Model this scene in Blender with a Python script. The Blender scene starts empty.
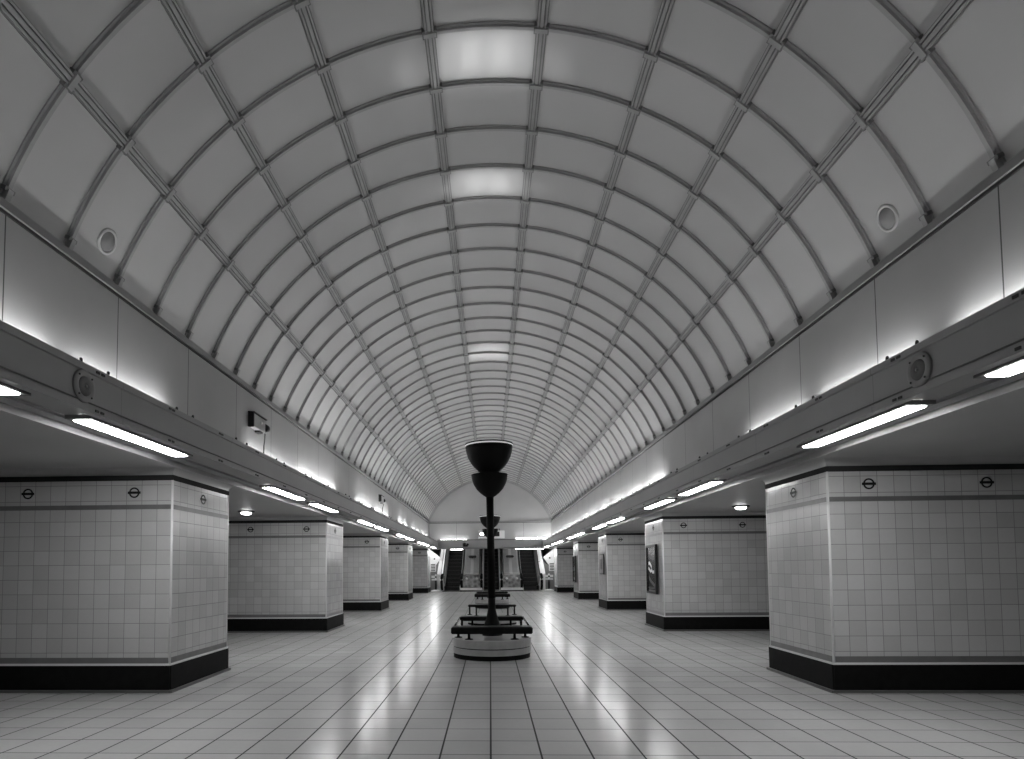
import bpy, bmesh, math, random
from mathutils import Vector, Matrix
R = math.radians
random.seed(7)
COL = bpy.context.scene.collection

# ------------------------------------------------------------------ materials
MATS = {}
def mat(name, v, rough=.5, metal=0., spec=.5, noise=0., nscale=6., emit=0., bump=0., bscale=40.):
    if name in MATS: return MATS[name]
    m = bpy.data.materials.new(name); m.use_nodes = True
    nt = m.node_tree; b = nt.nodes['Principled BSDF']
    b.inputs['Base Color'].default_value = (v, v, v, 1)
    b.inputs['Roughness'].default_value = rough
    b.inputs['Metallic'].default_value = metal
    b.inputs['Specular IOR Level'].default_value = spec
    if emit:
        b.inputs['Emission Color'].default_value = (1, 1, 1, 1)
        b.inputs['Emission Strength'].default_value = emit
    tc = nt.nodes.new('ShaderNodeTexCoord')
    if noise:
        n = nt.nodes.new('ShaderNodeTexNoise'); n.inputs['Scale'].default_value = nscale; n.inputs['Detail'].default_value = 4
        nt.links.new(tc.outputs['Object'], n.inputs['Vector'])
        mr = nt.nodes.new('ShaderNodeMapRange')
        mr.inputs['From Min'].default_value = .3; mr.inputs['From Max'].default_value = .7
        mr.inputs['To Min'].default_value = v*(1-noise); mr.inputs['To Max'].default_value = v*(1+noise)
        nt.links.new(n.outputs['Fac'], mr.inputs['Value'])
        nt.links.new(mr.outputs['Result'], b.inputs['Base Color'])
    if bump:
        n2 = nt.nodes.new('ShaderNodeTexNoise'); n2.inputs['Scale'].default_value = bscale
        nt.links.new(tc.outputs['Object'], n2.inputs['Vector'])
        bp = nt.nodes.new('ShaderNodeBump'); bp.inputs['Strength'].default_value = bump; bp.inputs['Distance'].default_value = .01
        nt.links.new(n2.outputs['Fac'], bp.inputs['Height']); nt.links.new(bp.outputs['Normal'], b.inputs['Normal'])
    MATS[name] = m
    return m

class NT:
    def __init__(s, nt): s.nt = nt
    def n(s, t, **kw):
        nd = s.nt.nodes.new(t)
        for k, v in kw.items(): setattr(nd, k, v)
        return nd
    def math(s, op, a, b=None, c=None):
        nd = s.n('ShaderNodeMath', operation=op)
        for i, x in enumerate((a, b, c)):
            if x is None: continue
            if isinstance(x, (int, float)): nd.inputs[i].default_value = x
            else: s.nt.links.new(x, nd.inputs[i])
        return nd.outputs[0]
    def line(s, coord, pitch, off, w):
        """1 inside a joint of half width w, and the cell index"""
        t = s.math('DIVIDE', s.math('SUBTRACT', coord, off), pitch)
        fr = s.math('FRACT', t)
        d = s.math('MULTIPLY', s.math('MINIMUM', fr, s.math('SUBTRACT', 1., fr)), pitch)
        return s.math('LESS_THAN', d, w), s.math('FLOOR', t), d

def tile_mat(name, base, joint, pu, ou, wu, pv, ov, wv, wall, rough, var, rvar=.0, wav=.0, coat=0., jv=None, spec=.5):
    """glazed tiles: joints on a grid. wall=True: u along the face, v up; wall=False: floor grid."""
    m = bpy.data.materials.new(name); m.use_nodes = True
    q = NT(m.node_tree); L = m.node_tree.links; b = m.node_tree.nodes['Principled BSDF']
    tc = q.n('ShaderNodeTexCoord'); sp = q.n('ShaderNodeSeparateXYZ'); L.new(tc.outputs['Object'], sp.inputs[0])
    X, Y, Z = sp.outputs
    if wall:
        g = q.n('ShaderNodeNewGeometry'); sn = q.n('ShaderNodeSeparateXYZ'); L.new(g.outputs['Normal'], sn.inputs[0])
        isx = q.math('GREATER_THAN', q.math('ABSOLUTE', sn.outputs[0]), .7)
        mx = q.n('ShaderNodeMix', data_type='FLOAT'); L.new(isx, mx.inputs[0]); L.new(X, mx.inputs[2]); L.new(Y, mx.inputs[3])
        U = mx.outputs[0]; V = Z
    else: U, V = X, Y
    lu, iu, du = q.line(U, pu, ou, wu); lv, iv, dv = q.line(V, pv, ov, wv)
    wn = q.n('ShaderNodeTexWhiteNoise', noise_dimensions='3D'); cb = q.n('ShaderNodeCombineXYZ')
    L.new(iu, cb.inputs[0]); L.new(iv, cb.inputs[1]); L.new(wn.inputs[0].links[0].from_socket if wn.inputs[0].links else cb.outputs[0], wn.inputs['Vector'])
    val = q.math('MULTIPLY_ADD', wn.outputs['Value'], 2*var*base, base*(1-var))
    nz = q.n('ShaderNodeTexNoise'); nz.inputs['Scale'].default_value = .9; nz.inputs['Detail'].default_value = 3
    L.new(tc.outputs['Object'], nz.inputs['Vector'])
    val = q.math('MULTIPLY', val, q.math('MULTIPLY_ADD', nz.outputs['Fac'], .24, .88))
    nz3 = q.n('ShaderNodeTexNoise'); nz3.inputs['Scale'].default_value = 22.; nz3.inputs['Detail'].default_value = 3
    L.new(tc.outputs['Object'], nz3.inputs['Vector'])
    val = q.math('MULTIPLY', val, q.math('MULTIPLY_ADD', nz3.outputs['Fac'], .06, .97))
    m1 = q.n('ShaderNodeMix', data_type='FLOAT'); L.new(lv, m1.inputs[0]); L.new(val, m1.inputs[2]); m1.inputs[3].default_value = jv if jv is not None else joint
    m2 = q.n('ShaderNodeMix', data_type='FLOAT'); L.new(lu, m2.inputs[0]); L.new(m1.outputs[0], m2.inputs[2]); m2.inputs[3].default_value = joint
    L.new(m2.outputs[0], b.inputs['Base Color'])
    isj = q.math('MAXIMUM', lu, lv)
    rg = q.math('MULTIPLY_ADD', nz3.outputs['Fac'], rvar, rough)
    rg = q.math('MULTIPLY_ADD', isj, .4, rg)
    L.new(rg, b.inputs['Roughness']); b.inputs['Specular IOR Level'].default_value = spec
    if coat: b.inputs['Coat Weight'].default_value = coat
    # each tile lies very slightly out of plane, joints are recessed
    nz2 = q.n('ShaderNodeTexNoise'); nz2.inputs['Scale'].default_value = 3.5; nz2.inputs['Detail'].default_value = 1
    L.new(tc.outputs['Object'], nz2.inputs['Vector'])
    h = q.math('MULTIPLY_ADD', isj, -.25, q.math('MULTIPLY', nz2.outputs['Fac'], wav))
    bp = q.n('ShaderNodeBump'); bp.inputs['Strength'].default_value = .5; bp.inputs['Distance'].default_value = .01
    L.new(h, bp.inputs['Height']); L.new(bp.outputs['Normal'], b.inputs['Normal'])
    MATS[name] = m
    return m

def jointed_mat(name, v, jv, pitch, off, w, rough, noise=.06):
    """painted panels with thin joints across Y"""
    m = mat(name, v, rough=rough, noise=noise, nscale=1.3)
    q = NT(m.node_tree); L = m.node_tree.links; b = m.node_tree.nodes['Principled BSDF']
    src = b.inputs['Base Color'].links[0].from_socket
    tc = q.n('ShaderNodeTexCoord'); sp = q.n('ShaderNodeSeparateXYZ'); L.new(tc.outputs['Object'], sp.inputs[0])
    l, i, d = q.line(sp.outputs[1], pitch, off, w)
    mx = q.n('ShaderNodeMix', data_type='FLOAT'); L.new(l, mx.inputs[0]); L.new(src, mx.inputs[2]); mx.inputs[3].default_value = jv
    L.new(mx.outputs[0], b.inputs['Base Color'])
    return m

def G(n): return MATS[n]
RING, RING0 = .6876, 5.6431
mat('panel', .47, rough=.34, spec=.5, noise=.05, nscale=.7)
mat('rib', .36, rough=.45, noise=.08)
mat('rib_clip_groove', .2, rough=.5)
jointed_mat('fascia', .42, .06, 2*RING, RING0, .006, .4)
jointed_mat('beam_paint', .29, .21, 2.1, .6, .004, .5)
mat('moulding_grey', .13, rough=.5); mat('beam_dark', .025, rough=.6)
mat('cornice', .26, rough=.45, noise=.05); mat('tympanum', .46, rough=.5, noise=.05, nscale=1.)
mat('ceiling_paint', .42, rough=.45, noise=.05, nscale=1.)
mat('black_plinth', .005, rough=.65, spec=.15, noise=.3, nscale=12)
mat('toe', .1, rough=.4)
mat('dark_tile', .04, rough=.9, spec=.05)
mat('grey_tile', .16, rough=.3, noise=.1)
mat('white_bead', .8, rough=.2, spec=.7)
mat('roundel', .01, rough=.55, spec=.3)
mat('iron', .003, rough=.6, spec=.15)
mat('wood', .004, rough=.5, spec=.2, noise=.4, nscale=14)
mat('steel_rail', .05, rough=.25, metal=.6)
mat('drum', .42, rough=.3, noise=.12, nscale=8)
mat('drum_rim', .62, rough=.2)
mat('tube', .9, emit=24.)
mat('cove_tube', .9, emit=14.); mat('cove_tube_far', .9, emit=46.)
mat('end_tube', .9, emit=12.)
mat('down', .9, emit=14.)
mat('bowl_lamp', .9, emit=5.)
mat('bowl_band', .8, emit=.3)
mat('bowl_in', .6, rough=.4)
mat('sp_ring', .24, rough=.4); mat('sp_ring_pale', .6, rough=.4); mat('sp_grille_pale', .3, rough=.6, bump=.3, bscale=200)
mat('sp_grille', .13, rough=.6, bump=.5, bscale=200)
mat('sp_dark', .1, rough=.6)
mat('black', .008, rough=.35)
mat('housing', .42, rough=.35)
mat('chrome', .6, rough=.2, metal=.9)
mat('steps', .012, rough=.45, metal=.3)
mat('step_edge', .05, rough=.35, metal=.5)
mat('alu', .7, rough=.35, noise=.06)
mat('deck', .4, rough=.35, noise=.08, nscale=2)
mat('deck_strip', .62, rough=.3)
mat('white_paint', .85, rough=.4)
mat('grey_paint', .25, rough=.5)
mat('rubber', .003, rough=.6, spec=.1)
mat('sign_white_glow', .7, rough=.4, emit=.12)  # faint glow added so the white does not sink into shadow
mat('led', .9, emit=6.)
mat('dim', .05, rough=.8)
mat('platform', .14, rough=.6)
TW, TH = .17, .1575
tile_mat('floor_tile', .52, .02, .3518, -.0086, .0066, .3518, 4.4709, .005, False, .15, .05, rvar=.1, wav=.06, jv=.05, spec=.14)
tile_mat('wall_tile', .53, .22, TW, 0, .0028, TH, 1.837-12*TH, .0028, True, .2, .075, wav=.03)
tile_mat('frieze_tile', .53, .22, TW, 0, .0028, .172, 2.232-12*.172, .0028, True, .2, .06, wav=.03)
# newel panel: metal reflections painted in as pale speckle
m = mat('panel_reflection', .2, rough=.4)
q = NT(m.node_tree); tc = q.n('ShaderNodeTexCoord'); vo = q.n('ShaderNodeTexVoronoi'); vo.inputs['Scale'].default_value = 5
m.node_tree.links.new(tc.outputs['Object'], vo.inputs['Vector'])
m.node_tree.links.new(q.math('MULTIPLY_ADD', vo.outputs['Distance'], .35, .05), m.node_tree.nodes['Principled BSDF'].inputs['Base Color'])

# ------------------------------------------------------------------ mesh helpers
def box(bm, x0, x1, y0, y1, z0, z1, mi=0, bev=0):
    vs = [bm.verts.new((x, y, z)) for x in (x0, x1) for y in (y0, y1) for z in (z0, z1)]
    fs = []
    for a in ((0,1,3,2), (4,6,7,5), (0,4,5,1), (2,3,7,6), (0,2,6,4), (1,5,7,3)):
        f = bm.faces.new([vs[i] for i in a]); f.material_index = mi; fs.append(f)
    if bev:
        es = list({e for f in fs for e in f.edges})
        bmesh.ops.bevel(bm, geom=es, offset=bev, segments=2, affect='EDGES')
    return vs

def obox(bm, M, sx, sy, sz, mi=0):
    vs = box(bm, -sx/2, sx/2, -sy/2, sy/2, -sz/2, sz/2, mi)
    for v in vs: v.co = M @ v.co
    return vs

def prism_y(bm, prof, y0, y1, mi=0, close=True):
    """extrude an (x,z) outline along y"""
    a = [bm.verts.new((x, y0, z)) for x, z in prof]; b = [bm.verts.new((x, y1, z)) for x, z in prof]
    n = len(prof)
    for i in range(n if close else n-1):
        j = (i+1) % n
        f = bm.faces.new((a[i], a[j], b[j], b[i])); f.material_index = mi
    if close:
        f = bm.faces.new(a[::-1]); f.material_index = mi; f = bm.faces.new(b); f.material_index = mi

def prism_z(bm, pts, z0, z1, mi=0):
    a = [bm.verts.new((x, y, z0)) for x, y in pts]; b = [bm.verts.new((x, y, z1)) for x, y in pts]
    n = len(pts)
    for i in range(n):
        j = (i+1) % n
        f = bm.faces.new((a[i], a[j], b[j], b[i])); f.material_index = mi
    f = bm.faces.new(a[::-1]); f.material_index = mi; f = bm.faces.new(b); f.material_index = mi

def lathe(bm, prof, c=(0, 0, 0), seg=40, M=None, mi=0, cap=True, smooth=True):
    rings = []
    for r, z in prof:
        if r < 1e-6: rings.append([bm.verts.new((0, 0, z))])
        else: rings.append([bm.verts.new((r*math.cos(2*math.pi*k/seg), r*math.sin(2*math.pi*k/seg), z)) for k in range(seg)])
    for A, B in zip(rings, rings[1:]):
        for k in range(seg):
            l = (k+1) % seg
            if len(A) == 1 and len(B) == 1: continue
            if len(A) == 1: f = bm.faces.new((A[0], B[l], B[k]))
            elif len(B) == 1: f = bm.faces.new((A[k], A[l], B[0]))
            else: f = bm.faces.new((A[k], A[l], B[l], B[k]))
            f.material_index = mi; f.smooth = smooth
    if cap:
        if len(rings[0]) > 1: bm.faces.new(rings[0][::-1]).material_index = mi
        if len(rings[-1]) > 1: bm.faces.new(rings[-1]).material_index = mi
    T = Matrix.Translation(c) if M is None else M
    for rr in rings:
        for v in rr: v.co = T @ v.co

def tube(bm, pts, r, seg=10, mi=0):
    pts = [Vector(p) for p in pts]; prev = None; rings = []
    for i, p in enumerate(pts):
        d = (pts[min(i+1, len(pts)-1)] - pts[max(i-1, 0)]).normalized()
        up = Vector((0, 0, 1)) if abs(d.z) < .95 else Vector((0, 1, 0))
        a = d.cross(up).normalized(); b = a.cross(d)
        rings.append([bm.verts.new(p + r*(math.cos(2*math.pi*k/seg)*a + math.sin(2*math.pi*k/seg)*b)) for k in range(seg)])
    for A, B in zip(rings, rings[1:]):
        for k in range(seg):
            l = (k+1) % seg
            f = bm.faces.new((A[k], A[l], B[l], B[k])); f.smooth = True; f.material_index = mi
    bm.faces.new(rings[0]); bm.faces.new(rings[-1][::-1])

def poly(bm, pts, mi=0):
    f = bm.faces.new([bm.verts.new(p) for p in pts]); f.material_index = mi
    return f

def obj(name, bm, mats, parent=None, loc=None, recalc=True):
    if recalc: bmesh.ops.recalc_face_normals(bm, faces=bm.faces[:])
    me = bpy.data.meshes.new(name); bm.to_mesh(me); bm.free()
    for x in (mats if isinstance(mats, (list, tuple)) else [mats]): me.materials.append(G(x))
    o = bpy.data.objects.new(name, me); COL.objects.link(o)
    if parent: o.parent = parent
    if loc: o.location = loc
    return o
def B(): return bmesh.new()
def boxobj(name, d, m, parent=None, bev=0):
    bm = B(); box(bm, *d, bev=bev); return obj(name, bm, m, parent)
def tag(o, label=None, cat=None, group=None, kind=None):
    if label: o['label'] = label
    if cat: o['category'] = cat
    if group: o['group'] = group
    if kind: o['kind'] = kind
    return o
def empty(name, loc, label=None, cat=None, group=None, kind=None):
    o = bpy.data.objects.new(name, None); o.empty_display_size = .1; COL.objects.link(o); o.location = loc
    return tag(o, label, cat, group, kind)
def dup(root, loc, label=None, group=None):
    r = root.copy(); COL.objects.link(r); r.location = loc
    if label: r['label'] = label
    if group: r['group'] = group
    for ch in list(root.children):
        c = ch.copy(); COL.objects.link(c); c.parent = r
        for g in list(ch.children):
            d = g.copy(); COL.objects.link(d); d.parent = c
    return r
def struct(o, label=None, cat=None):
    return tag(o, label, cat, kind='structure')

Y0, Y1 = -2.4, 35.6          # concourse from behind the camera to the escalator end
RV, HC, TS = 3.752, 2.6376, 68.6
RIBT = [-TS, -53.6, -39.1, -24.3, -8.1, 8.1, 24.3, 39.1, 53.6, TS]

# ------------------------------------------------------------------ floor
bm = B(); box(bm, -9, 9, Y0, 40, -.12, 0)
struct(obj('floor', bm, 'floor_tile'), 'pale square floor tiles with dark joints, polished and reflective', 'floor')

# ------------------------------------------------------------------ vault
def vp(t, r=RV): return (r*math.sin(R(t)), HC + r*math.cos(R(t)))
bm = B()
NT_ = 72; angs = [-TS-1.2 + (2*TS+2.4)*i/NT_ for i in range(NT_+1)]
rows = []
for a in angs:
    x, z = vp(a); rows.append((bm.verts.new((x, Y0, z)), bm.verts.new((x, Y1, z))))
for A, C in zip(rows, rows[1:]):
    f = bm.faces.new((A[0], C[0], C[1], A[1])); f.smooth = True
# outer skin so that the vault has thickness
rows2 = []
for a in angs:
    x, z = vp(a, RV+.12); rows2.append((bm.verts.new((x, Y0, z)), bm.verts.new((x, Y1, z))))
for A, C in zip(rows2, rows2[1:]): bm.faces.new((A[0], A[1], C[1], C[0]))
vault = struct(obj('ceiling', bm, 'panel', recalc=False), 'barrel-vaulted ceiling of pale panels between curved ribs', 'ceiling')

def arc_band(bm, r0, r1, ya, yb, ta, tb, seg, mi=0):
    prev = None
    for i in range(seg+1):
        t = ta + (tb-ta)*i/seg
        (x0, z0), (x1, z1) = vp(t, r0), vp(t, r1)
        cur = [bm.verts.new(p) for p in ((x0, ya, z0), (x0, yb, z0), (x1, yb, z1), (x1, ya, z1))]
        if prev:
            for k in range(4):
                l = (k+1) % 4
                f = bm.faces.new((prev[k], prev[l], cur[l], cur[k])); f.material_index = mi
        prev = cur
def clip(bm, t, y, w, d, h, mi):
    x, z = vp(t, RV-.03)
    M = Matrix.Translation((x, y, z)) @ Matrix.Rotation(R(t), 4, 'Y')
    obox(bm, M, w, d, h, mi)
bm = B()
arc_band(bm, RV-.012, RV+.005, -.038, .038, -TS, TS, 64)
arc_band(bm, RV-.036, RV-.01, -.017, .017, -TS, TS, 64)
for t in RIBT:
    x, z = vp(t, RV-.03)
    for s in (-1, 1):
        M = Matrix.Translation((x, 0, z)) @ Matrix.Rotation(R(t), 4, 'Y') @ Matrix.Translation((s*.055, 0, .008))
        obox(bm, M, .03, .09, .045, 1)
    M = Matrix.Translation((x, 0, z)) @ Matrix.Rotation(R(t), 4, 'Y')
    obox(bm, M, .12, .045, .05, 0)
k0 = int(math.floor((Y0 - RING0)/RING)) + 1
first = None
k = k0
while RING0 + k*RING < Y1 - .1:
    y = RING0 + k*RING
    if first is None:
        first = obj('cross_rib', bm, ['rib', 'rib_clip_groove'], vault); first.location = (0, y, 0)
    else:
        c = first.copy(); COL.objects.link(c); c.location = (0, y, 0)
    k += 1
for t in RIBT[1:-1]:
    bm = B(); x, z = vp(t, RV)
    M = Matrix.Translation((x, (Y0+Y1)/2, z)) @ Matrix.Rotation(R(t), 4, 'Y')
    ly = Y1-Y0-.02
    obox(bm, M @ Matrix.Translation((0, 0, -.008)), .105, ly, .02, 1)  # base coloured darker, painting shade into the grooves between the strips
    obox(bm, M @ Matrix.Translation((-.034, 0, -.025)), .016, ly, .028)
    obox(bm, M @ Matrix.Translation((.034, 0, -.025)), .016, ly, .028)
    obox(bm, M @ Matrix.Translation((0, 0, -.024)), .03, ly, .028)
    obj('long_rib', bm, ['rib', 'rib_clip_groove'], vault)

# ------------------------------------------------------------------ side walls above the coves, beams, bay ceilings
for s, nm in ((-1, 'left'), (1, 'right')):
    x = s*3.46
    bm = B(); box(bm, min(x, x+s*.2), max(x, x+s*.2), Y0, Y1, 2.5, 3.868)
    w = struct(obj('wall_'+nm, bm, 'fascia'), 'white panelled frieze wall above the %s lighting cove' % nm, 'wall')
    bm = B()
    prism_y(bm, [(s*a, b) for a, b in ((3.425, 3.883), (3.425, 3.945), (3.49, 3.978), (3.66, 3.978), (3.66, 3.883))], Y0, Y1)
    obj('cornice', bm, 'cornice', w)
    bm = B(); box(bm, min(s*3.445, s*3.66), max(s*3.445, s*3.66), Y0, Y1, 3.860, 3.886); obj('shadow_line_strip', bm, 'beam_dark', w)  # dark strip paints the shadow line under the cornice
    bm = B(); prism_y(bm, [(s*a, b) for a, b in ((3.485, 3.97), (3.485, 4.0), (3.55, 4.0), (3.55, 3.97))], Y0, Y1); obj('spring_rail', bm, 'rib', w)
    # beam with hollow cove behind its face
    bm = B()
    prism_y(bm, [(s*a, b) for a, b in ((2.9, 2.45), (2.885, 2.452), (2.885, 2.495), (2.9, 2.5), (2.9, 2.735), (2.885, 2.74), (2.885, 2.79), (2.945, 2.79),
                                     (2.945, 2.70), (3.22, 2.72), (3.29, 2.945), (3.46, 2.945), (3.46, 2.5), (3.30, 2.5), (3.30, 2.45), (3.19, 2.45), (3.19, 2.475), (2.95, 2.475), (2.95, 2.45))], Y0, Y1)
    bmm = obj('beam', bm, 'beam_paint'); struct(bmm, 'long grey beam with a lighting cove running over the %s row of pillars' % nm, 'beam')
    bm = B(); box(bm, min(s*2.884, s*2.90), max(s*2.884, s*2.90), Y0, Y1, 2.515, 2.520); obj('moulding', bm, 'moulding_grey', bmm)
    bm = B(); box(bm, min(s*3.30, s*3.345), max(s*3.30, s*3.345), Y0, Y1, 2.492, 2.5); obj('shadow_line_strip', bm, 'beam_dark', bmm)  # dark strip paints the shade inside the soffit groove
    # fixings
    first = None
    yy = 3.1
    while yy < 33:
        for dy in (-.16, .16):
            if first is None:
                bm = B(); lathe(bm, [(.012, -.02), (.012, .012), (.008, .02), (0, .024)], seg=12)
                first = obj('knob', bm, 'black', bmm, (s*2.91, yy+dy, 2.805))
            else:
                c = first.copy(); COL.objects.link(c); c.location = (s*2.91, yy+dy, 2.805)
        yy += 2*RING
    first = None
    yy = 3.45
    while yy < 33:
        for zz in (2.763, 2.474):
            if first is None:
                bm = B(); box(bm, -.006, .006, -.05, -.012, -.009, .009); box(bm, -.006, .006, .012, .05, -.009, .009)
                first = obj('fixing', bm, 'beam_dark', bmm, (s*2.884, yy, zz))
            else:
                c = first.copy(); COL.objects.link(c); c.location = (s*2.884, yy, zz)
        yy += 1.05
    # cove tubes (lit ones only); each 1.4 m
    lit = [1.5, 3.25, 5.0, 8.75, 9.95, 11.25, 12.65, 16.1, 17.0, 18.65, 20.0, 23.5, 24.9, 27.6, 29.2, 31.5, 33.2] if s < 0 else [1.5, 3.2, 5.1, 6.95, 12.5, 14.3, 16.3, 18.25, 20.2, 22.2, 24.3, 26.3, 28.3, 30.3, 32.2, 33.9]
    for y in lit:
        zt = 2.985 if y < 11 else 2.965
        bm = B(); tube(bm, [(s*3.375, y, zt), (s*3.375, y+(1.25 if s < 0 and y > 8 else 1.5), zt)], .026, 10)
        obj('cove_tube', bm, 'cove_tube' if y < 11 else 'cove_tube_far', bmm)
    # bay ceiling, its lit lip
    bm = B(); prism_y(bm, [(s*a, b) for a, b in ((3.345, 2.408), (3.345, 2.52), (5.75, 2.52), (5.75, 2.42), (3.38, 2.42), (3.375, 2.408))], Y0, Y1)
    struct(obj('ceiling_bay_'+nm, bm, 'ceiling_paint'), 'low flat ceiling over the %s row of pillars' % nm, 'ceiling')
    # platform beyond the pillars
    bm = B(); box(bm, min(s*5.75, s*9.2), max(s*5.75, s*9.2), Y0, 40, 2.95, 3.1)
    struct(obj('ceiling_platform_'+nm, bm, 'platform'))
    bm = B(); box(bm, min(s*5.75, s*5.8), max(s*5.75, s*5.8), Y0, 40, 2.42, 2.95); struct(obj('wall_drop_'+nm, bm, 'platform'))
    bm = B(); box(bm, min(s*9, s*9.2), max(s*9, s*9.2), Y0, 40, 0, 2.95); struct(obj('wall_platform_'+nm, bm, 'dim' if s < 0 else 'platform'))  # left wall darker, right paler: unlit and lit put into the colour
    t = empty('ceiling_light', (s*7.0, 16.6, 2.95), 'bright platform light just beyond the outer edge of the second %s pillar' % nm, 'light')
    bm = B(); box(bm, -.08, .08, -.8, .8, -.09, 0); obj('housing', bm, 'housing', t)
    bm = B(); box(bm, -.07, .07, -.78, .78, -.13, -.09); obj('diffuser', bm, 'down', t)
bm = B(); box(bm, -9.2, 9.2, Y0-.2, Y0, 0, 6.6); struct(obj('wall_back', bm, 'platform'))

# ------------------------------------------------------------------ end wall, end beam
bm = B()
pts = [(vp(a, RV+.1)[0], Y1+.05, vp(a, RV+.1)[1]) for a in angs]
lo = [bm.verts.new((p[0], Y1, p[2])) for p in pts]
f = bm.faces.new(lo + [bm.verts.new((3.62, Y1, 2.6)), bm.verts.new((-3.62, Y1, 2.6))])
g = bmesh.ops.extrude_face_region(bm, geom=[f])
for v in g['geom']:
    if isinstance(v, bmesh.types.BMVert): v.co.y += .2
ew = struct(obj('wall_end', bm, 'tympanum'), 'plain grey arched end wall above the escalator hall', 'wall')
bm = B(); box(bm, -3.42, 3.42, Y1-.03, Y1, 2.6, 3.86); obj('frieze', bm, 'fascia', ew)
bm = B(); box(bm, -3.42, 3.42, Y1-.07, Y1, 3.88, 3.98); obj('cornice', bm, 'cornice', ew)
bm = B(); box(bm, -3.42, 3.42, Y1-.05, Y1, 3.86, 3.885); obj('shadow_line_strip', bm, 'beam_dark', ew)  # dark strip paints the shadow line along the end cornice
bm = B(); prism_z(bm, [(-.005, Y1-.035), (.005, Y1-.035), (.005, Y1-.02), (-.005, Y1-.02)], 2.9, 3.86)
for v in bm.verts: v.co.x -= 1.9
obj('joint', bm, 'beam_dark', ew)
bm = B(); prism_z(bm, [(1.895, Y1-.035), (1.905, Y1-.035), (1.905, Y1-.02), (1.895, Y1-.02)], 2.9, 3.86); obj('joint', bm, 'beam_dark', ew)
bm = B(); arc_band(bm, RV-.1, RV, Y1-.07, Y1, -TS, TS, 64); obj('arch_rib', bm, 'rib', ew)
bm = B()
box(bm, -2.94, 2.94, Y1-.55, Y1-.5, 2.42, 2.9); box(bm, -3.4, 3.4, Y1-.55, Y1+.2, 2.40, 2.45)
eb = struct(obj('beam', bm, 'beam_paint'), 'grey cross beam over the foot of the escalators at the far end', 'beam')
bm = B(); box(bm, -2.94, 2.94, Y1-.56, Y1-.5, 2.88, 2.91); obj('moulding', bm, 'beam_dark', eb)
for xa, xb, zz, lab in ((-2.8, -1.3, 2.905, 'strip light glowing in the far cross-beam cove, over the left escalator'),
                        (1.45, 3.15, 2.955, 'bare bright tube on top of the far cross beam, over the right escalator')):
    t = empty('strip_light', ((xa+xb)/2, Y1-(.2 if xa < 0 else .42), zz), lab, 'light')
    bm = B(); tube(bm, [(-(xb-xa)/2, 0, 0), ((xb-xa)/2, 0, 0)], .028, 8); obj('tube', bm, 'end_tube', t)
    for xb_ in (-.5, .5):
        bm = B(); box(bm, xb_-.03, xb_+.03, -.02, .02, 2.455-zz, -.02); obj('bracket', bm, 'housing', t)
for xa, xb, lab in ((-2.25, -1.5, 'short strip light under the far cross beam, left of the centre escalator'), (1.4, 3.0, 'long strip light under the far cross beam, above the right escalator')):
    t = empty('ceiling_light', ((xa+xb)/2, Y1-.4, 2.40), lab, 'light')
    h = (xb-xa)/2
    bm = B(); box(bm, -h, h, -.07, .07, -.02, 0); obj('housing', bm, 'housing', t)
    bm = B(); box(bm, -h+.03, h-.03, -.06, .06, -.05, -.02); obj('diffuser', bm, 'end_tube', t)

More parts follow.
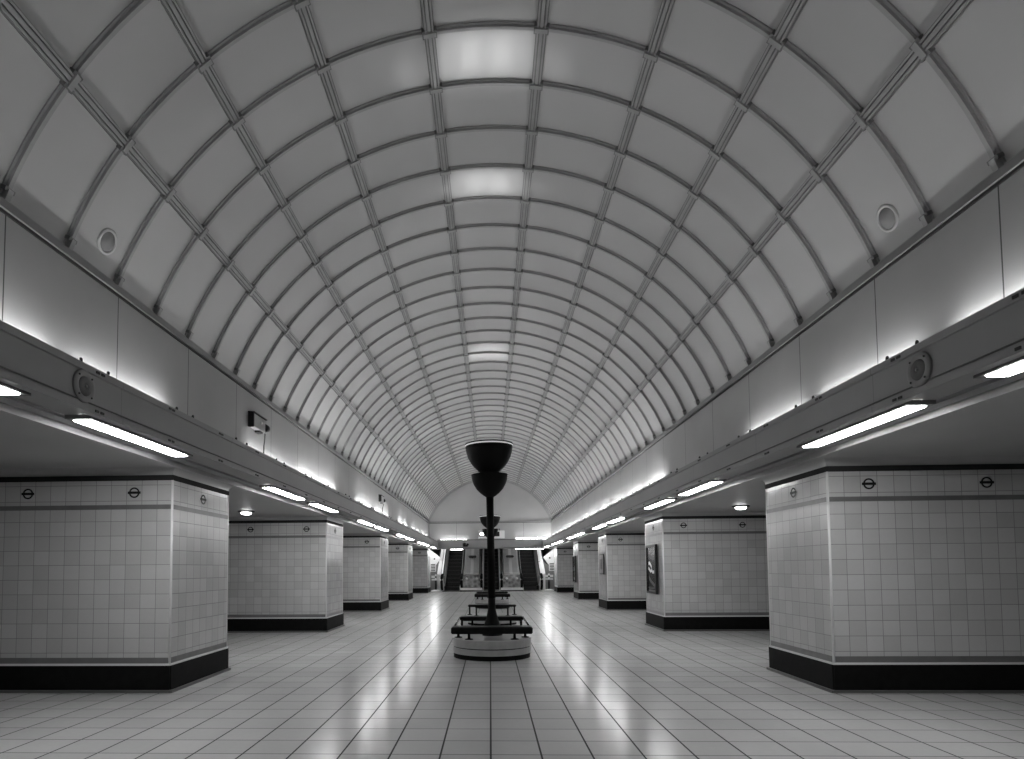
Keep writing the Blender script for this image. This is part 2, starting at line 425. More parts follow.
# ------------------------------------------------------------------ pillars
PL, PW = 1.4584, 2.1
def roundel_bm(M):
    bm = B(); seg = 40; r0, r1, h = .042, .058, .004
    ring = []
    for k in range(seg):
        a = 2*math.pi*k/seg; c, s_ = math.cos(a), math.sin(a)
        ring.append([bm.verts.new(M @ Vector(p)) for p in ((r0*c, r0*s_, 0), (r1*c, r1*s_, 0), (r1*c, r1*s_, h), (r0*c, r0*s_, h))])
    for k in range(seg):
        A, C = ring[k], ring[(k+1) % seg]
        for i in range(4): bm.faces.new((A[i], A[(i+1) % 4], C[(i+1) % 4], C[i]))
    vs = box(bm, -.07, .07, -.013, .013, 0, h+.003)
    for v in vs: v.co = M @ v.co
    return bm
def make_pillar(s, label):
    """local: x from the inner face outwards (s = side), y from the near face, z up"""
    t = empty('pillar', (0, 0, 0), label, 'pillar', 'tiled pillars along the %s side' % ('left' if s < 0 else 'right'), 'structure')
    def bx(name, m, d, z0, z1, bev=0):
        bm = B(); xs = sorted((-s*d, s*(PW+d))); box(bm, xs[0], xs[1], -d, PL+d, z0, z1)
        if bev:
            es = [e for e in bm.edges if abs(e.verts[0].co.z-e.verts[1].co.z) > .01]
            bmesh.ops.bevel(bm, geom=es, offset=bev, segments=3, affect='EDGES')
        return obj(name, bm, m, t)
    bx('plinth', 'black_plinth', .022, 0.03, .285, .015)
    bx('plinth_toe', 'toe', .045, 0, .03, .01)
    bx('bead', 'white_bead', .012, .285, .308)
    bx('lower_stripe', 'grey_tile', .003, .308, .37)
    bx('tile_facing', 'wall_tile', 0, .37, 1.968)
    bx('upper_stripe', 'grey_tile', .003, 1.968, 2.018)
    bx('tile_frieze', 'frieze_tile', 0, 2.018, 2.282)
    bx('top_stripe', 'dark_tile', .006, 2.282, 2.34)
    # cove up to the ceiling
    bm = B(); n = 8; prev = None
    for i in range(n+1):
        a = R(90*i/n); o = .09*(1-math.cos(a)); z = 2.34 + .08*math.sin(a)
        xs = sorted((-s*o, s*(PW+o)))
        cur = [bm.verts.new(p) for p in ((xs[0], -o, z), (xs[1], -o, z), (xs[1], PL+o, z), (xs[0], PL+o, z))]
        if prev:
            for k_ in range(4):
                l = (k_+1) % 4; f = bm.faces.new((prev[k_], prev[l], cur[l], cur[k_])); f.smooth = False
        prev = cur
    obj('coving', bm, 'ceiling_paint', t)
    for y in (0, PL):
        bm = B(); tube(bm, [(s*.006, y+(.006 if y == 0 else -.006), .31), (s*.006, y+(.006 if y == 0 else -.006), 2.282)], .0135, 12); obj('corner_glint', bm, 'white_bead', t)  # whiter round strip paints the light caught by the glazed corner
    for xo in (2.5*TW, 9.5*TW):
        obj('roundel', roundel_bm(Matrix.Translation((s*xo, 0, 2.15)) @ Matrix.Rotation(R(90), 4, 'X')), 'roundel', t)
    obj('roundel', roundel_bm(Matrix.Translation((0, PL/2, 2.15)) @ Matrix.Rotation(R(90), 4, 'Z') @ Matrix.Rotation(R(90 if s > 0 else 90), 4, 'X') if s < 0 else
        Matrix.Translation((0, PL/2, 2.15)) @ Matrix.Rotation(R(-90), 4, 'Z') @ Matrix.Rotation(R(90), 4, 'X')), 'roundel', t)
    return t
PY = [6.67, 13.03, 19.39, 25.75, 33.3]
ORD = ['nearest', 'second', 'third', 'fourth', 'fifth and farthest']
for s, XI, nm in ((-1, -3.44, 'left'), (1, 3.52, 'right')):
    extra = [', its inner side bare', '', '', ' with a dark poster on its inner side', ' by the escalators'] if s < 0 else \
            [', its inner side bare', ' with a large black framed poster on its inner side', ' with a small pale poster on its inner side', ' with a tall dark poster on its inner side', ' by the escalators']
    for i, y in enumerate(PY):
        lab = 'white tiled pillar with black plinth, %s in the %s row%s' % (ORD[i], nm, extra[i])
        if i == 0: p0 = make_pillar(s, lab); p0.location = (XI, y, 0)
        else: dup(p0, (XI + (0, .02, .04, .06, .11 if s < 0 else -.0)[i], y, 0), lab)

# ------------------------------------------------------------------ posters
def poster(x, y0, y1, z0, z1, s, label, art, frame=.04, fm='black'):
    t = empty('framed_poster', (x, (y0+y1)/2, z0), label, 'poster')
    d = .05 if art != 'pale' else .02; hw = (y1-y0)/2; h = z1-z0
    bm = B()
    for a in ((-hw, hw, 0, frame), (-hw, hw, h-frame, h), (-hw, -hw+frame, frame, h-frame), (hw-frame, hw, frame, h-frame)):
        box(bm, min(0, -s*d), max(0, -s*d), a[0], a[1], a[2], a[3])
    obj('frame', bm, fm, t)
    bm = B(); dp = .025 if art != 'pale' else .015; box(bm, min(0, -s*dp), max(0, -s*dp), -hw+frame, hw-frame, frame, h-frame); pp = obj('print', bm, 'p_dark' if art != 'pale' else 'p_pale', t)
    e = -s*(dp+.002)
    def blot(pts, m): 
        bm = B(); poly(bm, [(e, a, b) for a, b in pts]); obj('print_mark', bm, m, pp)
    if art == 'swirl':
        def sw(path, w, m):
            bm = B(); L_ = [bm.verts.new((e, a, b+w)) for a, b in path]; M_ = [bm.verts.new((e, a, b-w)) for a, b in path]
            for i in range(len(path)-1): bm.faces.new((L_[i], L_[i+1], M_[i+1], M_[i]))
            obj('print_mark', bm, m, pp)
        sw([(.26, .64), (.2, .67), (.12, .64), (.04, .6), (-.02, .56)], .035, 'p_white')
        sw([(.28, .55), (.2, .53), (.1, .48), (0, .5), (-.1, .46), (-.2, .47)], .032, 'p_white')
        sw([(.26, .84), (.1, .8), (-.1, .76), (-.25, .77)], .04, 'p_grey')
        sw([(.24, .34), (.05, .26), (-.15, .2), (-.26, .16)], .04, 'p_grey')
        blot([(-.28, .1), (.28, .1), (.28, .14), (-.28, .14)], 'p_grey'); blot([(-.28, .05), (.28, .05), (.28, .085), (-.28, .085)], 'p_grey')
        blot([(-.2, .95), (.1, .95), (.1, .98), (-.2, .98)], 'p_grey')
    elif art == 'pale':
        blot([(-.2, .15), (.2, .15), (.2, h-.15), (-.2, h-.15)], 'p_grey')
        for k in range(4): blot([(-.14, .2+k*.07), (.14, .2+k*.07), (.14, .22+k*.07), (-.14, .22+k*.07)], 'p_dark')
    else:
        blot([(-.2, .5), (.2, .46), (.2, .62), (-.2, .7)], 'p_grey'); blot([(-.2, .1), (.2, .1), (.2, .2), (-.2, .2)], 'p_grey')
    return t
mat('p_dark', .018, rough=.2); mat('p_white', .8, rough=.3, emit=.15); mat('p_grey', .12, rough=.3); mat('p_pale', .38, rough=.35)
poster(3.52, 13.40, 14.20, .73, 1.78, 1, 'black framed poster with white swirls on the second right pillar', 'swirl', .045)
poster(3.52, 19.66, 20.40, 1.09, 1.72, 1, 'small pale poster in thin black frame on the third right pillar', 'pale', .03)
poster(3.52, 26.0, 26.75, .7, 1.79, 1, 'dark framed poster on the fourth right pillar', 'dark')
poster(-3.44, 26.1, 27.0, .7, 1.84, -1, 'dark framed poster on the fourth left pillar', 'dark')

# ------------------------------------------------------------------ soffit lights
starts = []
for k in range(5): starts += [2.3+6.2*k, 4.53+6.2*k]
starts.append(33.2)
names = ['cut off by the picture edge, %s side', 'large and close before the nearest %s pillar', 'first beyond the nearest %s pillar', 'second beyond the nearest %s pillar',
         'first beyond the second %s pillar', 'second beyond the second %s pillar', 'first beyond the third %s pillar', 'second beyond the third %s pillar', 'first beyond the fourth %s pillar', 'second beyond the fourth %s pillar', 'last before the end, fifth %s pillar']
def strip(s, label):
    t = empty('strip_light', (0, 0, 0), label, 'light', 'recessed strip lights under the %s beam' % ('left' if s < 0 else 'right'))
    bm = B(); h = .76
    for a in ((-.10, -.075, -h-.05, h+.05), (.075, .10, -h-.05, h+.05), (-.075, .075, -h-.05, -h), (-.075, .075, h, h+.05)): box(bm, a[0], a[1], a[2], a[3], -.01, .02)
    obj('frame', bm, 'moulding_grey', t)
    bm = B(); box(bm, -.07, .07, -h, h, -.018, .02, bev=.006); obj('diffuser', bm, 'tube', t)
    return t
for s, nm in ((-1, 'left'), (1, 'right')):
    p = None
    for i, y in enumerate(starts):
        lab = 'recessed strip light in beam, ' + names[i] % nm
        loc = (s*3.07, y+.81, 2.45)
        if p is None: p = strip(s, lab); p.location = loc
        else: dup(p, loc, lab)

# ------------------------------------------------------------------ downlights in the bay ceilings
for s, nm in ((-1, 'left'), (1, 'right')):
    t = empty('downlight', (s*4.64, 11.78, 2.42), 'round ceiling downlight with dark rim between the first and second %s pillars' % nm, 'light')
    bm = B(); lathe(bm, [(.155, -.02), (.155, 0), (.1, 0), (.1, -.025)], cap=False); lathe(bm, [(.155, -.02), (.1, -.03)], cap=False); obj('rim', bm, 'black', t)
    bm = B(); lathe(bm, [(.1, -.01), (.095, -.045), (.06, -.065), (0, -.07)]); obj('lens', bm, 'down', t)

# ------------------------------------------------------------------ loudspeakers
for s, y, z, nm in ((-1, 4.33, 2.622, 'left'), (1, 4.28, 2.612, 'right')):
    t = empty('loudspeaker', (s*2.9, y, z), 'round grey loudspeaker grille set in the %s beam' % nm, 'loudspeaker')
    M = Matrix.Rotation(R(-90*s), 4, 'Y')
    bm = B(); lathe(bm, [(.118, 0), (.118, .012), (.11, .018), (.075, .02), (.07, .014), (0, .014)], M=M); obj('ring', bm, 'sp_ring', t)
    bm = B(); lathe(bm, [(.07, .014), (.068, .02), (.02, .024), (.018, .021), (0, .021)], M=M); g = obj('grille', bm, 'sp_grille', t)
    bm = B(); lathe(bm, [(.012, .02), (.012, .027), (0, .03)], M=M, seg=16); obj('centre_cap', bm, 'sp_ring', g)
    for a in (45, 135, 225, 315):
        bm = B(); lathe(bm, [(.007, .016), (.007, .024), (0, .025)], M=M @ Matrix.Translation((.098*math.cos(R(a)), .098*math.sin(R(a)), 0)), seg=10); obj('screw', bm, 'beam_dark', t)
for s, y, th, nm in ((-1, 5.344, 64.76, 'left'), (1, 5.316, 64.74, 'right')):
    x, z = vp(th*s)
    t = empty('loudspeaker', (x, y, z), 'round loudspeaker set in a low vault panel above the %s cornice' % nm, 'loudspeaker')
    t.rotation_euler = (0, R(th*s)+math.pi, 0)
    bm = B(); lathe(bm, [(.115, -.004), (.115, .012), (.1, .018), (.09, .012), (.09, -.004)], cap=False); obj('ring', bm, 'sp_ring_pale', t)
    bm = B(); lathe(bm, [(.09, .0), (.088, .01), (0, .014)]); obj('grille', bm, 'sp_grille_pale', t)

# ------------------------------------------------------------------ wall-mounted boxes on the left frieze
def wall_box(y, z, label, k=1.):
    t = empty('security_camera', (-3.459, y, z), label, 'security camera')
    bm = B(); box(bm, .0, .085, -.30*k, .16*k, -.10, .10, bev=.008); obj('housing', bm, 'housing', t)
    bm = B(); box(bm, .004, .09, -.325*k, -.295*k, -.105, .105, bev=.006); obj('end_plate', bm, 'black', t)
    bm = B(); prism_y(bm, [(-.0, .103), (.1, .103), (.1, .115), (0, .125)], -.32*k, .2*k)
    obj('hood', bm, 'black', t)
    bm = B(); lathe(bm, [(.06, 0), (.06, .1), (.05, .12), (0, .125)], M=Matrix.Translation((.065, .16*k, -.015)) @ Matrix.Rotation(R(-90), 4, 'X')); ln = obj('lens_barrel', bm, 'black', t)
    bm = B(); lathe(bm, [(.022, 0), (.018, .015), (0, .018)], M=Matrix.Translation((.085, .0, .02)) @ Matrix.Rotation(R(90), 4, 'Y'), seg=16); obj('indicator', bm, 'white_bead', t)
    bm = B(); box(bm, .0, .075, -.05, .08, -.13, -.10); obj('bracket', bm, 'black', t)
    bm = B(); tube(bm, [(.1, .1*k, -.12), (.06, .2*k, -.18), (.02, .28*k, -.27), (.01, .3*k, -.42)], .009, 8); obj('cable', bm, 'black', t)
    return t
wall_box(9.12, 3.46, 'dark-ended grey camera box on the left frieze wall, the nearer of two')
wall_box(19.7, 3.50, 'small camera box on the left frieze wall far down the hall')

# ------------------------------------------------------------------ seats round the lamp standards
SX = .012
def stadium(r, y0, y1, n=24):
    pts = []
    ca, cb = y0+r, y1-r
    for i in range(n+1):
        a = math.pi + math.pi*i/n; pts.append((r*math.cos(a), ca + r*math.sin(a)))
    for i in range(n+1):
        a = math.pi*i/n; pts.append((r*math.cos(a), cb + r*math.sin(a)))
    return pts
def make_seat(label, rear=True):
    t = empty('bench', (0, 0, 0), label, 'bench', 'benches along the centre of the concourse')
    e = 2.27 if rear else 1.3; r = .578
    if rear:
        bm = B(); prism_z(bm, stadium(r-.012, .012, e-.012), 0, .072); obj('recessed_foot', bm, 'black_plinth', t)
        bm = B(); prism_z(bm, stadium(r, 0, e), .068, .152); obj('base', bm, 'drum', t)
        bm = B(); prism_z(bm, stadium(r-.007, .007, e-.007), .152, .166); obj('groove', bm, 'black', t)
        bm = B(); prism_z(bm, stadium(r, 0, e), .166, .275); obj('base', bm, 'drum', t)
        bm = B(); prism_z(bm, stadium(r+.003, -.003, e+.003), .275, .288); obj('base_rim', bm, 'drum_rim', t)
        bm = B(); box(bm, -.575, .575, .05, .37, .375, .47, bev=.012); obj('plank', bm, 'wood', t)
        legs = [(-.325, .17), (.325, .17), (-.49, .45), (.49, .45)]
    else:
        bm = B(); prism_z(bm, stadium(r-.012, .012, e-.012), 0, .05); obj('recessed_foot', bm, 'black_plinth', t)
        bm = B(); prism_z(bm, stadium(r, 0, e), .046, .2); obj('base', bm, 'drum', t)
        bm = B(); prism_z(bm, stadium(r+.003, -.003, e+.003), .2, .21); obj('base_rim', bm, 'drum_rim', t)
        bm = B(); box(bm, -.55, .55, .05, .3, .425, .47, bev=.014); obj('plank', bm, 'wood', t)
        legs = [(-.36, .2), (.36, .2), (-.525, .58), (.525, .58)]
    if rear:
        bm = B(); box(bm, -.54, .54, 1.98, 2.25, .40, .47, bev=.012); obj('plank', bm, 'wood', t)
        for x in (-.545, .545):
            bm = B(); tube(bm, [(x, .2, .452), (x, 2.1, .452)], .014, 10); obj('side_rail', bm, 'steel_rail', t)
        legs += [(-.33, 2.05), (.33, 2.05), (-.5, 1.85), (.5, 1.85)]
    for x, y in legs:
        bm = B(); zb = .288 if rear else .21; lathe(bm, [(.06, zb), (.055, zb+.01), (.024, zb+.016), (.019, zb+.027), (.019, .43)], c=(x, y, 0), seg=16); obj('leg', bm, 'iron', t)
    if not rear:
        for x in (-.525, .525):
            bm = B(); tube(bm, [(x, .2, .44), (x, .6, .44)], .02, 8); obj('side_rail', bm, 'iron', t)
    return t
b1 = make_seat('dark plank bench on a pale rounded base, nearest, around the large lamp standard')
b1.location = (SX, 8.86, 0)
b2 = make_seat('dark plank bench on rounded base, middle of the row, without a lamp standard', False); b2.location = (SX+.02, 14.3, 0)
dup(b1, (SX+.045, 20.3, 0), 'dark plank bench on rounded base, farthest, around the second lamp standard')

def make_lamp(label):
    t = empty('lamp_standard', (0, 0, 0), label, 'lamp', 'black lamp standards along the centre of the concourse')
    bm = B(); lathe(bm, [(.155, .289), (.155, .30), (.14, .312), (.14, .40), (.115, .47), (.088, .55), (.068, .64), (.058, .70), (.056, .75), (.056, .9)], seg=32); obj('foot', bm, 'iron', t)
    bm = B(); lathe(bm, [(.0565, .85), (.0565, 2.55)], seg=24); obj('pole', bm, 'iron', t)
    bm = B(); lathe(bm, [(.052, 2.395), (.095, 2.425), (.145, 2.462), (.205, 2.525), (.248, 2.6), (.271, 2.67), (.28, 2.745), (.283, 2.75), (.27, 2.75), (.26, 2.67), (.236, 2.605), (.19, 2.535), (.0, 2.48)], cap=True, seg=48); lb = obj('lower_bowl', bm, 'iron', t)
    bm = B(); lathe(bm, [(.0, 2.66), (.255, 2.685)], cap=False, seg=40); obj('bulb_panel', bm, 'bowl_in', lb)
    bm = B(); lathe(bm, [(.055, 2.5), (.055, 2.76)], seg=24); obj('neck', bm, 'iron', t)
    bm = B(); lathe(bm, [(.057, 2.735), (.11, 2.762), (.17, 2.803), (.178, 2.815), (.24, 2.873), (.287, 2.935), (.328, 3.015), (.354, 3.1), (.368, 3.19), (.356, 3.19), (.342, 3.1), (.315, 3.02), (.27, 2.945), (.0, 2.87)], cap=True, seg=56); ub = obj('upper_bowl', bm, 'iron', t)
    bm = B(); lathe(bm, [(.369, 3.185), (.371, 3.205), (.36, 3.205), (.358, 3.185)], cap=False, seg=56); obj('glass_rim', bm, 'bowl_band', ub)
    bm = B(); lathe(bm, [(.369, 3.205), (.374, 3.225), (.355, 3.225), (.355, 3.205)], cap=False, seg=56); obj('rim_ring', bm, 'iron', ub)
    bm = B(); lathe(bm, [(.0, 3.15), (.352, 3.14)], cap=False, seg=40); obj('bulb_panel', bm, 'bowl_lamp', ub)
    return t
l1 = make_lamp('tall black lamp standard with two stacked bowls, nearest, rising from the front bench')
l1.location = (.024, 9.6, .004); l1.scale = (.99, .99, .993); l1.rotation_euler = (0, R(-.5), 0)
l2 = dup(l1, (.03, 21.5, .02), 'second black lamp standard down the hall, hidden behind the first one')
l2.scale = (.97, .97, .955)
def spot(loc, target, power, size, blend=.6):  # spots added to put bright patches and glints on the vault panels
    d = bpy.data.lights.new('vault_glint_spot', 'SPOT'); d.energy = power; d.spot_size = R(size); d.spot_blend = blend; d.shadow_soft_size = .12
    o = bpy.data.objects.new('vault_glint_spot', d); COL.objects.link(o); o.location = loc
    o.rotation_euler = (Vector(target)-Vector(loc)).to_track_quat('-Z', 'Y').to_euler()
for xx in (-.3, 0, .3):
    spot((xx*.4, 9.5, 3.24), (xx, 5.98, 6.4), 90, 7)
    spot((xx*.4, 9.55, 3.24), (xx, 8.06, 6.4), 180, 11)
    spot((xx*.4, 21.4, 3.1), (xx, 14.6, 6.4), 110, 4)
for xx in (-.8, .71):
    spot((xx*.25, 9.5, 3.24), (xx, 6.05, 6.33), 36, 5, .9)
    spot((xx*.25, 9.55, 3.24), (xx, 8.1, 6.33), 36, 7, .9)
spot((-.1, 9.7, 3.24), (-2.68, 13.36, 5.29), 60, 12, 1.)
spot((-.1, 9.5, 3.24), (-3.17, 7.76, 4.68), 25, 14, 1.)
spot((.1, 9.7, 3.24), (2.37, 11.2, 5.57), 25, 14, 1.)

# ------------------------------------------------------------------ indicator sign, small camera on the end beam
t = empty('train_indicator', (.06, Y1-.3, 2.99), 'white train indicator box with lit black display on the end wall', 'sign')
bm = B(); box(bm, -.7, .76, -.12, .26, 0, .42, bev=.01); obj('case', bm, 'sign_white_glow', t)
bm = B(); box(bm, -.68, .47, -.135, -.11, .09, .36); sc_ = obj('display', bm, 'black', t)
bm = B()
for a, b_ in ((-.62, -.5), (-.48, -.42), (-.39, -.3), (-.28, -.2), (-.17, -.05), (-.02, .08), (.11, .2)): box(bm, a, b_, -.139, -.135, .17, .3)
obj('lit_text', bm, 'led', sc_)
bm = B(); box(bm, .42, .5, -.05, .05, .42, .46); box(bm, .44, .48, -.03, .03, .46, .54); obj('bracket', bm, 'black', t)
t = empty('security_camera', (-1.42, Y1-.55, 2.62), 'small black camera on the far cross beam, left of the indicator', 'security camera')
bm = B(); box(bm, -.03, .03, -.10, 0, .05, .1); obj('arm', bm, 'black', t)
bm = B(); lathe(bm, [(.07, -.08), (.1, 0), (.1, .08), (.06, .13), (0, .14)], c=(0, -.14, -.02), seg=20); lathe(bm, [(.05, -.02), (.05, .16)], M=Matrix.Translation((.12, -.1, -.08)) @ Matrix.Rotation(R(30), 4, 'Y'), seg=16); obj('body', bm, 'black', t)

# ------------------------------------------------------------------ escalators
EY = 36.05; SL = math.tan(R(30)); NS = 26; RUN = .4; RISE = RUN*SL
def slope_z(y): return max(0., (y-EY-.9)*SL)
def make_escalator(label):
    t = empty('escalator', (0, 0, 0), label, 'escalator', 'escalators at the far end')
    W = .435
    bm = B(); box(bm, -W-.12, W+.12, -.15, .25, 0.0, .022); obj('comb_plate', bm, 'step_edge', t)
    def stepm():
        bm = B(); box(bm, -W, W, 0, RUN+.02, -.20, 0)
        box(bm, -W, W, -.006, .03, -.014, .004, 1)
        n = 18
        for i in range(n):
            x = -W + (i+.5)*2*W/n; box(bm, x-.006, x+.006, -.012, 0, -.2, -.014, 0)
        return bm
    first = None
    for i in range(NS):
        y = .25 + i*RUN; z = .022 + (0 if i < 2 else (i-1)*RISE)
        if first is None: first = obj('step', stepm(), ['steps', 'step_edge'], t, (0, y, z))
        else: c = first.copy(); COL.objects.link(c); c.location = (0, y, z)
    for s in (-1, 1):
        ys = [-.05, .9, 1.3, 11.]
        bm = B(); prof = []
        for y in ys: prof.append((y, max(0., (y-.9))*SL))
        # inner balustrade: leaning light metal panel from skirting to deck
        lo_ = [bm.verts.new((s*W, y, z)) for y, z in prof]; md = [bm.verts.new((s*(W+.02), y, z+.28)) for y, z in prof]
        hi = [bm.verts.new((s*(W+.115), y, z+.88)) for y, z in prof]; out = [bm.verts.new((s*(W+.26), y, z+.86)) for y, z in prof]; dn = [bm.verts.new((s*(W+.26), y, max(0, z-.2))) for y, z in prof]
        for i in range(len(prof)-1):
            for A, C, mi in ((lo_, md, 1), (md, hi, 0), (hi, out, 2), (out, dn, 0)):
                f = bm.faces.new((A[i], A[i+1], C[i+1], C[i])); f.material_index = mi
        bm.faces.new((lo_[0], md[0], hi[0], out[0], dn[0]))
        obj('balustrade', bm, ['alu', 'steps', 'white_paint'], t)
        bm = B(); pts = [(.3, .1), (-.05, .12)]
        for a in range(0, 181, 20): pts.append((-.05-.33*math.sin(R(a)), .53-.41*math.cos(R(a))))
        pts += [(.9, .94), (1.3, .94+.4*SL), (11, .94+10.1*SL)]
        tube(bm, [(s*(W+.13), y, z) for y, z in pts[2:-3]]+[(s*(W+.13), .25, .94)], .075, 10); tube(bm, [(s*(W+.13), y, z-.03) for y, z in [(.2, .94)]+pts[-3:]], .032, 10); obj('handrail', bm, 'rubber', t)
    return t
e1 = make_escalator('left escalator, dark steps between pale balustrades'); e1.location = (-2.2, EY, 0)
dup(e1, (.06, EY, 0), 'centre escalator, mostly hidden behind the lamp standard')
dup(e1, (2.33, EY, 0), 'right escalator, dark steps between pale balustrades')

for i, (xa, xb, nm) in enumerate(((-1.5, -.66, 'left'), (.78, 1.62, 'right'))):
    bm = B(); ys = [0.1, .9, 11]
    zs = [.97 + max(0, y-.75)*SL for y in ys]
    for j in range(2):
        poly(bm, [(xa, EY+ys[j], zs[j]), (xb, EY+ys[j], zs[j]), (xb, EY+ys[j+1], zs[j+1]), (xa, EY+ys[j+1], zs[j+1])])
    box(bm, xa, xb, EY+.1, EY+.14, 0, .97)
    tr = struct(obj('trim_%d' % (i+1), bm, 'deck'), 'pale sloping deck panel between the %s and centre escalators' % nm, 'panel')
    xm = (xa+xb)/2
    bm = B()
    for j in range(2):
        vs = [(xm-.09, EY+ys[j], zs[j]+.012), (xm+.09, EY+ys[j], zs[j]+.012), (xm+.09, EY+ys[j+1], zs[j+1]+.012), (xm-.09, EY+ys[j+1], zs[j+1]+.012)]
        poly(bm, vs)
    obj('cover_strip', bm, 'deck_strip', tr)
    bm = B(); box(bm, xa-.1, xb+.1, EY-.12, EY+.1, .2, .93, bev=.04); obj('end_panel', bm, 'panel_reflection', tr)
    bm = B(); box(bm, xa-.2, xb+.2, EY-.35, EY+.1, .06, .2, bev=.015); obj('end_step', bm, 'alu', tr)
    bm = B(); box(bm, xa-.22, xb+.22, EY-.38, EY+.1, 0, .06); obj('kick', bm, 'black', tr)
    bm = B()
    for a in (-.28, .3): lathe(bm, [(.05, 0), (.07, .03), (.05, .06), (0, .07)], M=Matrix.Translation((xm+a, EY-.12, .72)) @ Matrix.Rotation(R(90), 4, 'X'), seg=14)
    obj('panel_stud', bm, 'drum_rim', tr)  # two pale domes on the end panel
    # dark lozenge plate
    yy = EY+2.35; zz = .97 + (yy-EY-.75)*SL
    t = empty('escalator_sign', (xm, yy, zz+.12), 'dark lozenge plate on the deck between the %s and centre escalators' % nm, 'sign')
    t.rotation_euler = (R(88), 0, 0)
    bm = B()
    prism_z(bm, [(-.25, 0), (-.2, -.075), (.2, -.075), (.25, 0), (.2, .075), (-.2, .075)], -.015, .015); obj('plate', bm, 'black', t)
    bm = B(); box(bm, -.02, .02, -.1, -.06, -.3, -.015); obj('stem', bm, 'black', t)

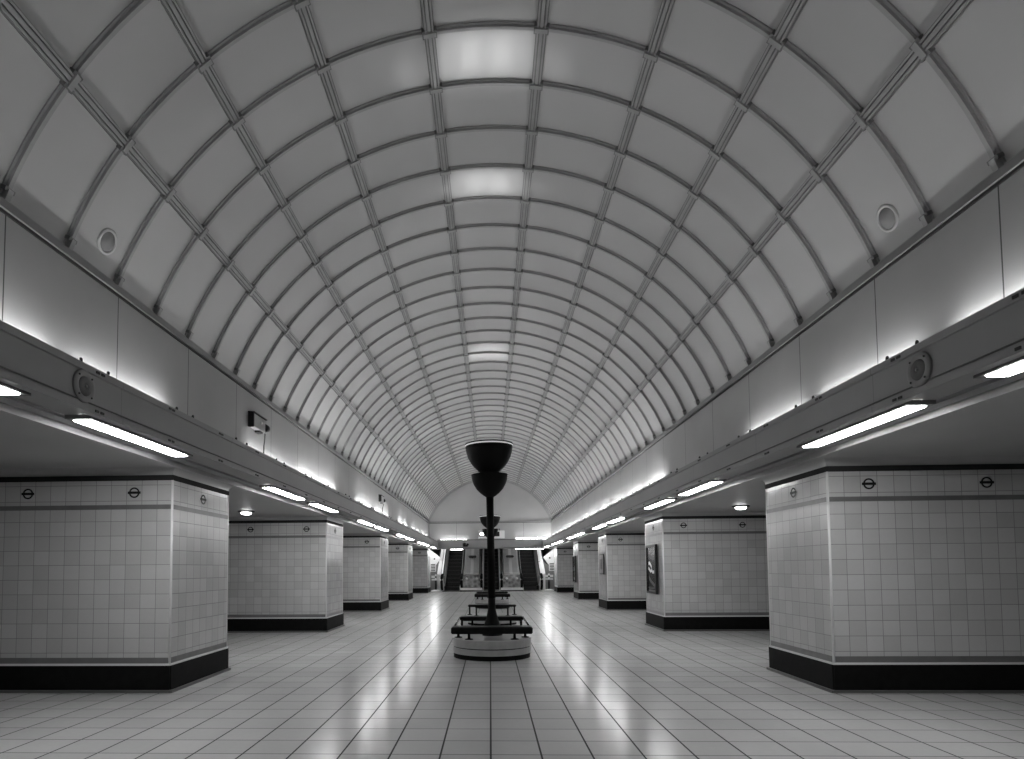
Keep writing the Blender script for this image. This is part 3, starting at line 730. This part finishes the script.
# shaft around the escalators
for s, nm in ((-1, 'left'), (1, 'right')):
    xw = s*3.95
    bm = B(); poly(bm, [(xw, 35.8, 0), (xw, 48, 0), (xw, 48, 10), (xw, 35.8, 10)])
    struct(obj('wall_shaft_'+nm, bm, 'grey_paint'))
    # outer deck, bright sloped cladding beside the escalator
    xo, xi = s*3.22, s*2.98
    if s < 0: xo += .08; xi += .06
    bm = B()
    ya, yb = EY+1.0, EY+8
    za, zb = .93, .93+7*SL
    poly(bm, [(xi, ya, za), (xi, yb, zb), ((xi*.9+xo*.1), yb, zb+.25), (xo, ya, za+.05)])
    poly(bm, [(xo, ya, za+.05), (xo, yb, zb+.25), (xo, yb, 0), (xo, ya, 0)])
    poly(bm, [(xi, ya, za), (xo, ya, za+.05), (xo, ya, 0), (xi, ya, 0)])
    tr = struct(obj('trim_%d' % (3 if s < 0 else 4), bm, ['white_paint']), 'bright white sloping cladding outside the %s escalator' % nm, 'panel')
    bm = B(); box(bm, min(s*2.74, s*2.96)+.06, max(s*2.74, s*2.96)+.06, EY+.35, EY+.98, 0, .88, bev=.02); obj('newel_box', bm, 'grey_paint', tr)
    # back wall of the side recess: pointed white panel over a grey dado
    yw = 38.3
    bm = B()
    P = lambda a, z: (s*a+.1, yw, z)
    poly(bm, [P(3.1, 1.95), P(3.95, 2.62), P(3.95, 1.55), P(3.42, 1.5)])
    rw = struct(obj('wall_recess_'+nm, bm, 'white_paint'), 'bright pointed white wall panel in the recess %s of the escalators' % nm, 'wall')
    bm = B(); poly(bm, [(s*2.9, yw+.02, 0), (s*3.95, yw+.02, 0), (s*3.95, yw+.02, 1.56), (s*3.42, yw+.02, 1.51), (s*3.2, yw+.02, 1.75), (s*2.9, yw+.02, 1.7)]); obj('dado', bm, 'grey_paint', rw)
    bm = B(); poly(bm, [P(3.76, .95), P(3.94, .95), P(3.94, 1.55), P(3.76, 1.52)]); obj('lit_wall_strip', bm, 'white_paint', rw)  # lit part of the wall painted as a white strip
    bm = B(); lathe(bm, [(.055, 0), (.055, .015), (0, .015)], M=Matrix.Translation((s*3.5+.1, yw, 1.9)) @ Matrix.Rotation(R(90), 4, 'X'), seg=6); obj('symbol', bm, 'black', rw)
    # route board
    t = empty('notice_board', (s*3.6+.12, yw, 1.12), 'tall list board on the recess wall %s of the escalators' % nm, 'sign')
    bm = B(); box(bm, -.17, .17, -.04, 0, 0, .5); obj('panel', bm, 'sign_white_glow', t)
    bm = B()
    for k in range(5): box(bm, -.13, .13, -.045, -.04, .05+k*.09, .1+k*.09)
    obj('text_lines', bm, 'black', t)
    # stand sign
    t = empty('sign_stand', (s*3.27+.1, 36.5, 0), 'free-standing sign on a dark post with round base, %s of the escalators' % nm, 'sign')
    bm = B(); lathe(bm, [(.26, 0), (.26, .03), (.2, .06), (.05, .09), (0, .09)], seg=28); obj('base', bm, 'sign_white_glow', t)
    bm = B(); lathe(bm, [(.06, .08), (.055, .62)], seg=16); obj('post', bm, 'black', t)
    bm = B(); box(bm, -.24, .24, -.02, .02, .62, .7); box(bm, -.25, .25, -.02, .02, .76, .9); box(bm, -.05, .05, -.015, .015, .7, .98); hd = obj('head', bm, 'white_paint', t)
    bm = B(); box(bm, -.05, .06, -.026, -.02, .77, .86); obj('arrow', bm, 'black', hd)
    d = bpy.data.lights.new('recess_fill', 'POINT'); d.energy = 24; d.shadow_soft_size = .25  # added fill light to whiten the recess, no fitting stands here
    o = bpy.data.objects.new('recess_fill', d); COL.objects.link(o); o.location = (s*3.35, 37.5, 2.25)
    d = bpy.data.lights.new('shaft_fill', 'AREA'); d.energy = 30; d.size = .3  # added fill light from above for the shaft sides, without a fitting
    o = bpy.data.objects.new('shaft_fill', d); COL.objects.link(o); o.location = (s*3.2, 39.5, 4.3)
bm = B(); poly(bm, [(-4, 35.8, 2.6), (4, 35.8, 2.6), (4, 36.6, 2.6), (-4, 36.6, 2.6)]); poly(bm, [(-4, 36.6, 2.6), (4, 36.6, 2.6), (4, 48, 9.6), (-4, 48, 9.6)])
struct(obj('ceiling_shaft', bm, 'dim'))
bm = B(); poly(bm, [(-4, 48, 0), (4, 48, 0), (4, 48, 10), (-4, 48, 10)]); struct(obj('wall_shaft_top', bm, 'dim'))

# ------------------------------------------------------------------ world, camera
w = bpy.data.worlds.new('world'); bpy.context.scene.world = w; w.use_nodes = True
w.node_tree.nodes['Background'].inputs[0].default_value = (0, 0, 0, 1)
F, PX, PY_, T, RO, YAW = 629.003, 465.8103, 535.7401, .052, .0073, -.0385
cd = bpy.data.cameras.new('camera'); cam = bpy.data.objects.new('camera', cd); COL.objects.link(cam)
cd.sensor_fit = 'HORIZONTAL'; cd.sensor_width = 36; cd.lens = F/1024*36
cd.shift_x = (512-PX)/1024; cd.shift_y = (PY_-379.5)/1024
cd.clip_start = .05; cd.clip_end = 200
cam.matrix_world = Matrix.Translation((0, 0, 1.3)) @ Matrix.Rotation(-YAW, 4, 'Z') @ Matrix.Rotation(math.pi/2+T, 4, 'X') @ Matrix.Rotation(-RO, 4, 'Z')
sc = bpy.context.scene; sc.camera = cam
sc.view_settings.view_transform = 'Standard'; sc.view_settings.look = 'None'
sc.view_settings.exposure = .35; sc.view_settings.gamma = 1
sc.cycles.max_bounces = 8; sc.cycles.diffuse_bounces = 5; sc.cycles.glossy_bounces = 4
sc.cycles.sample_clamp_indirect = 6
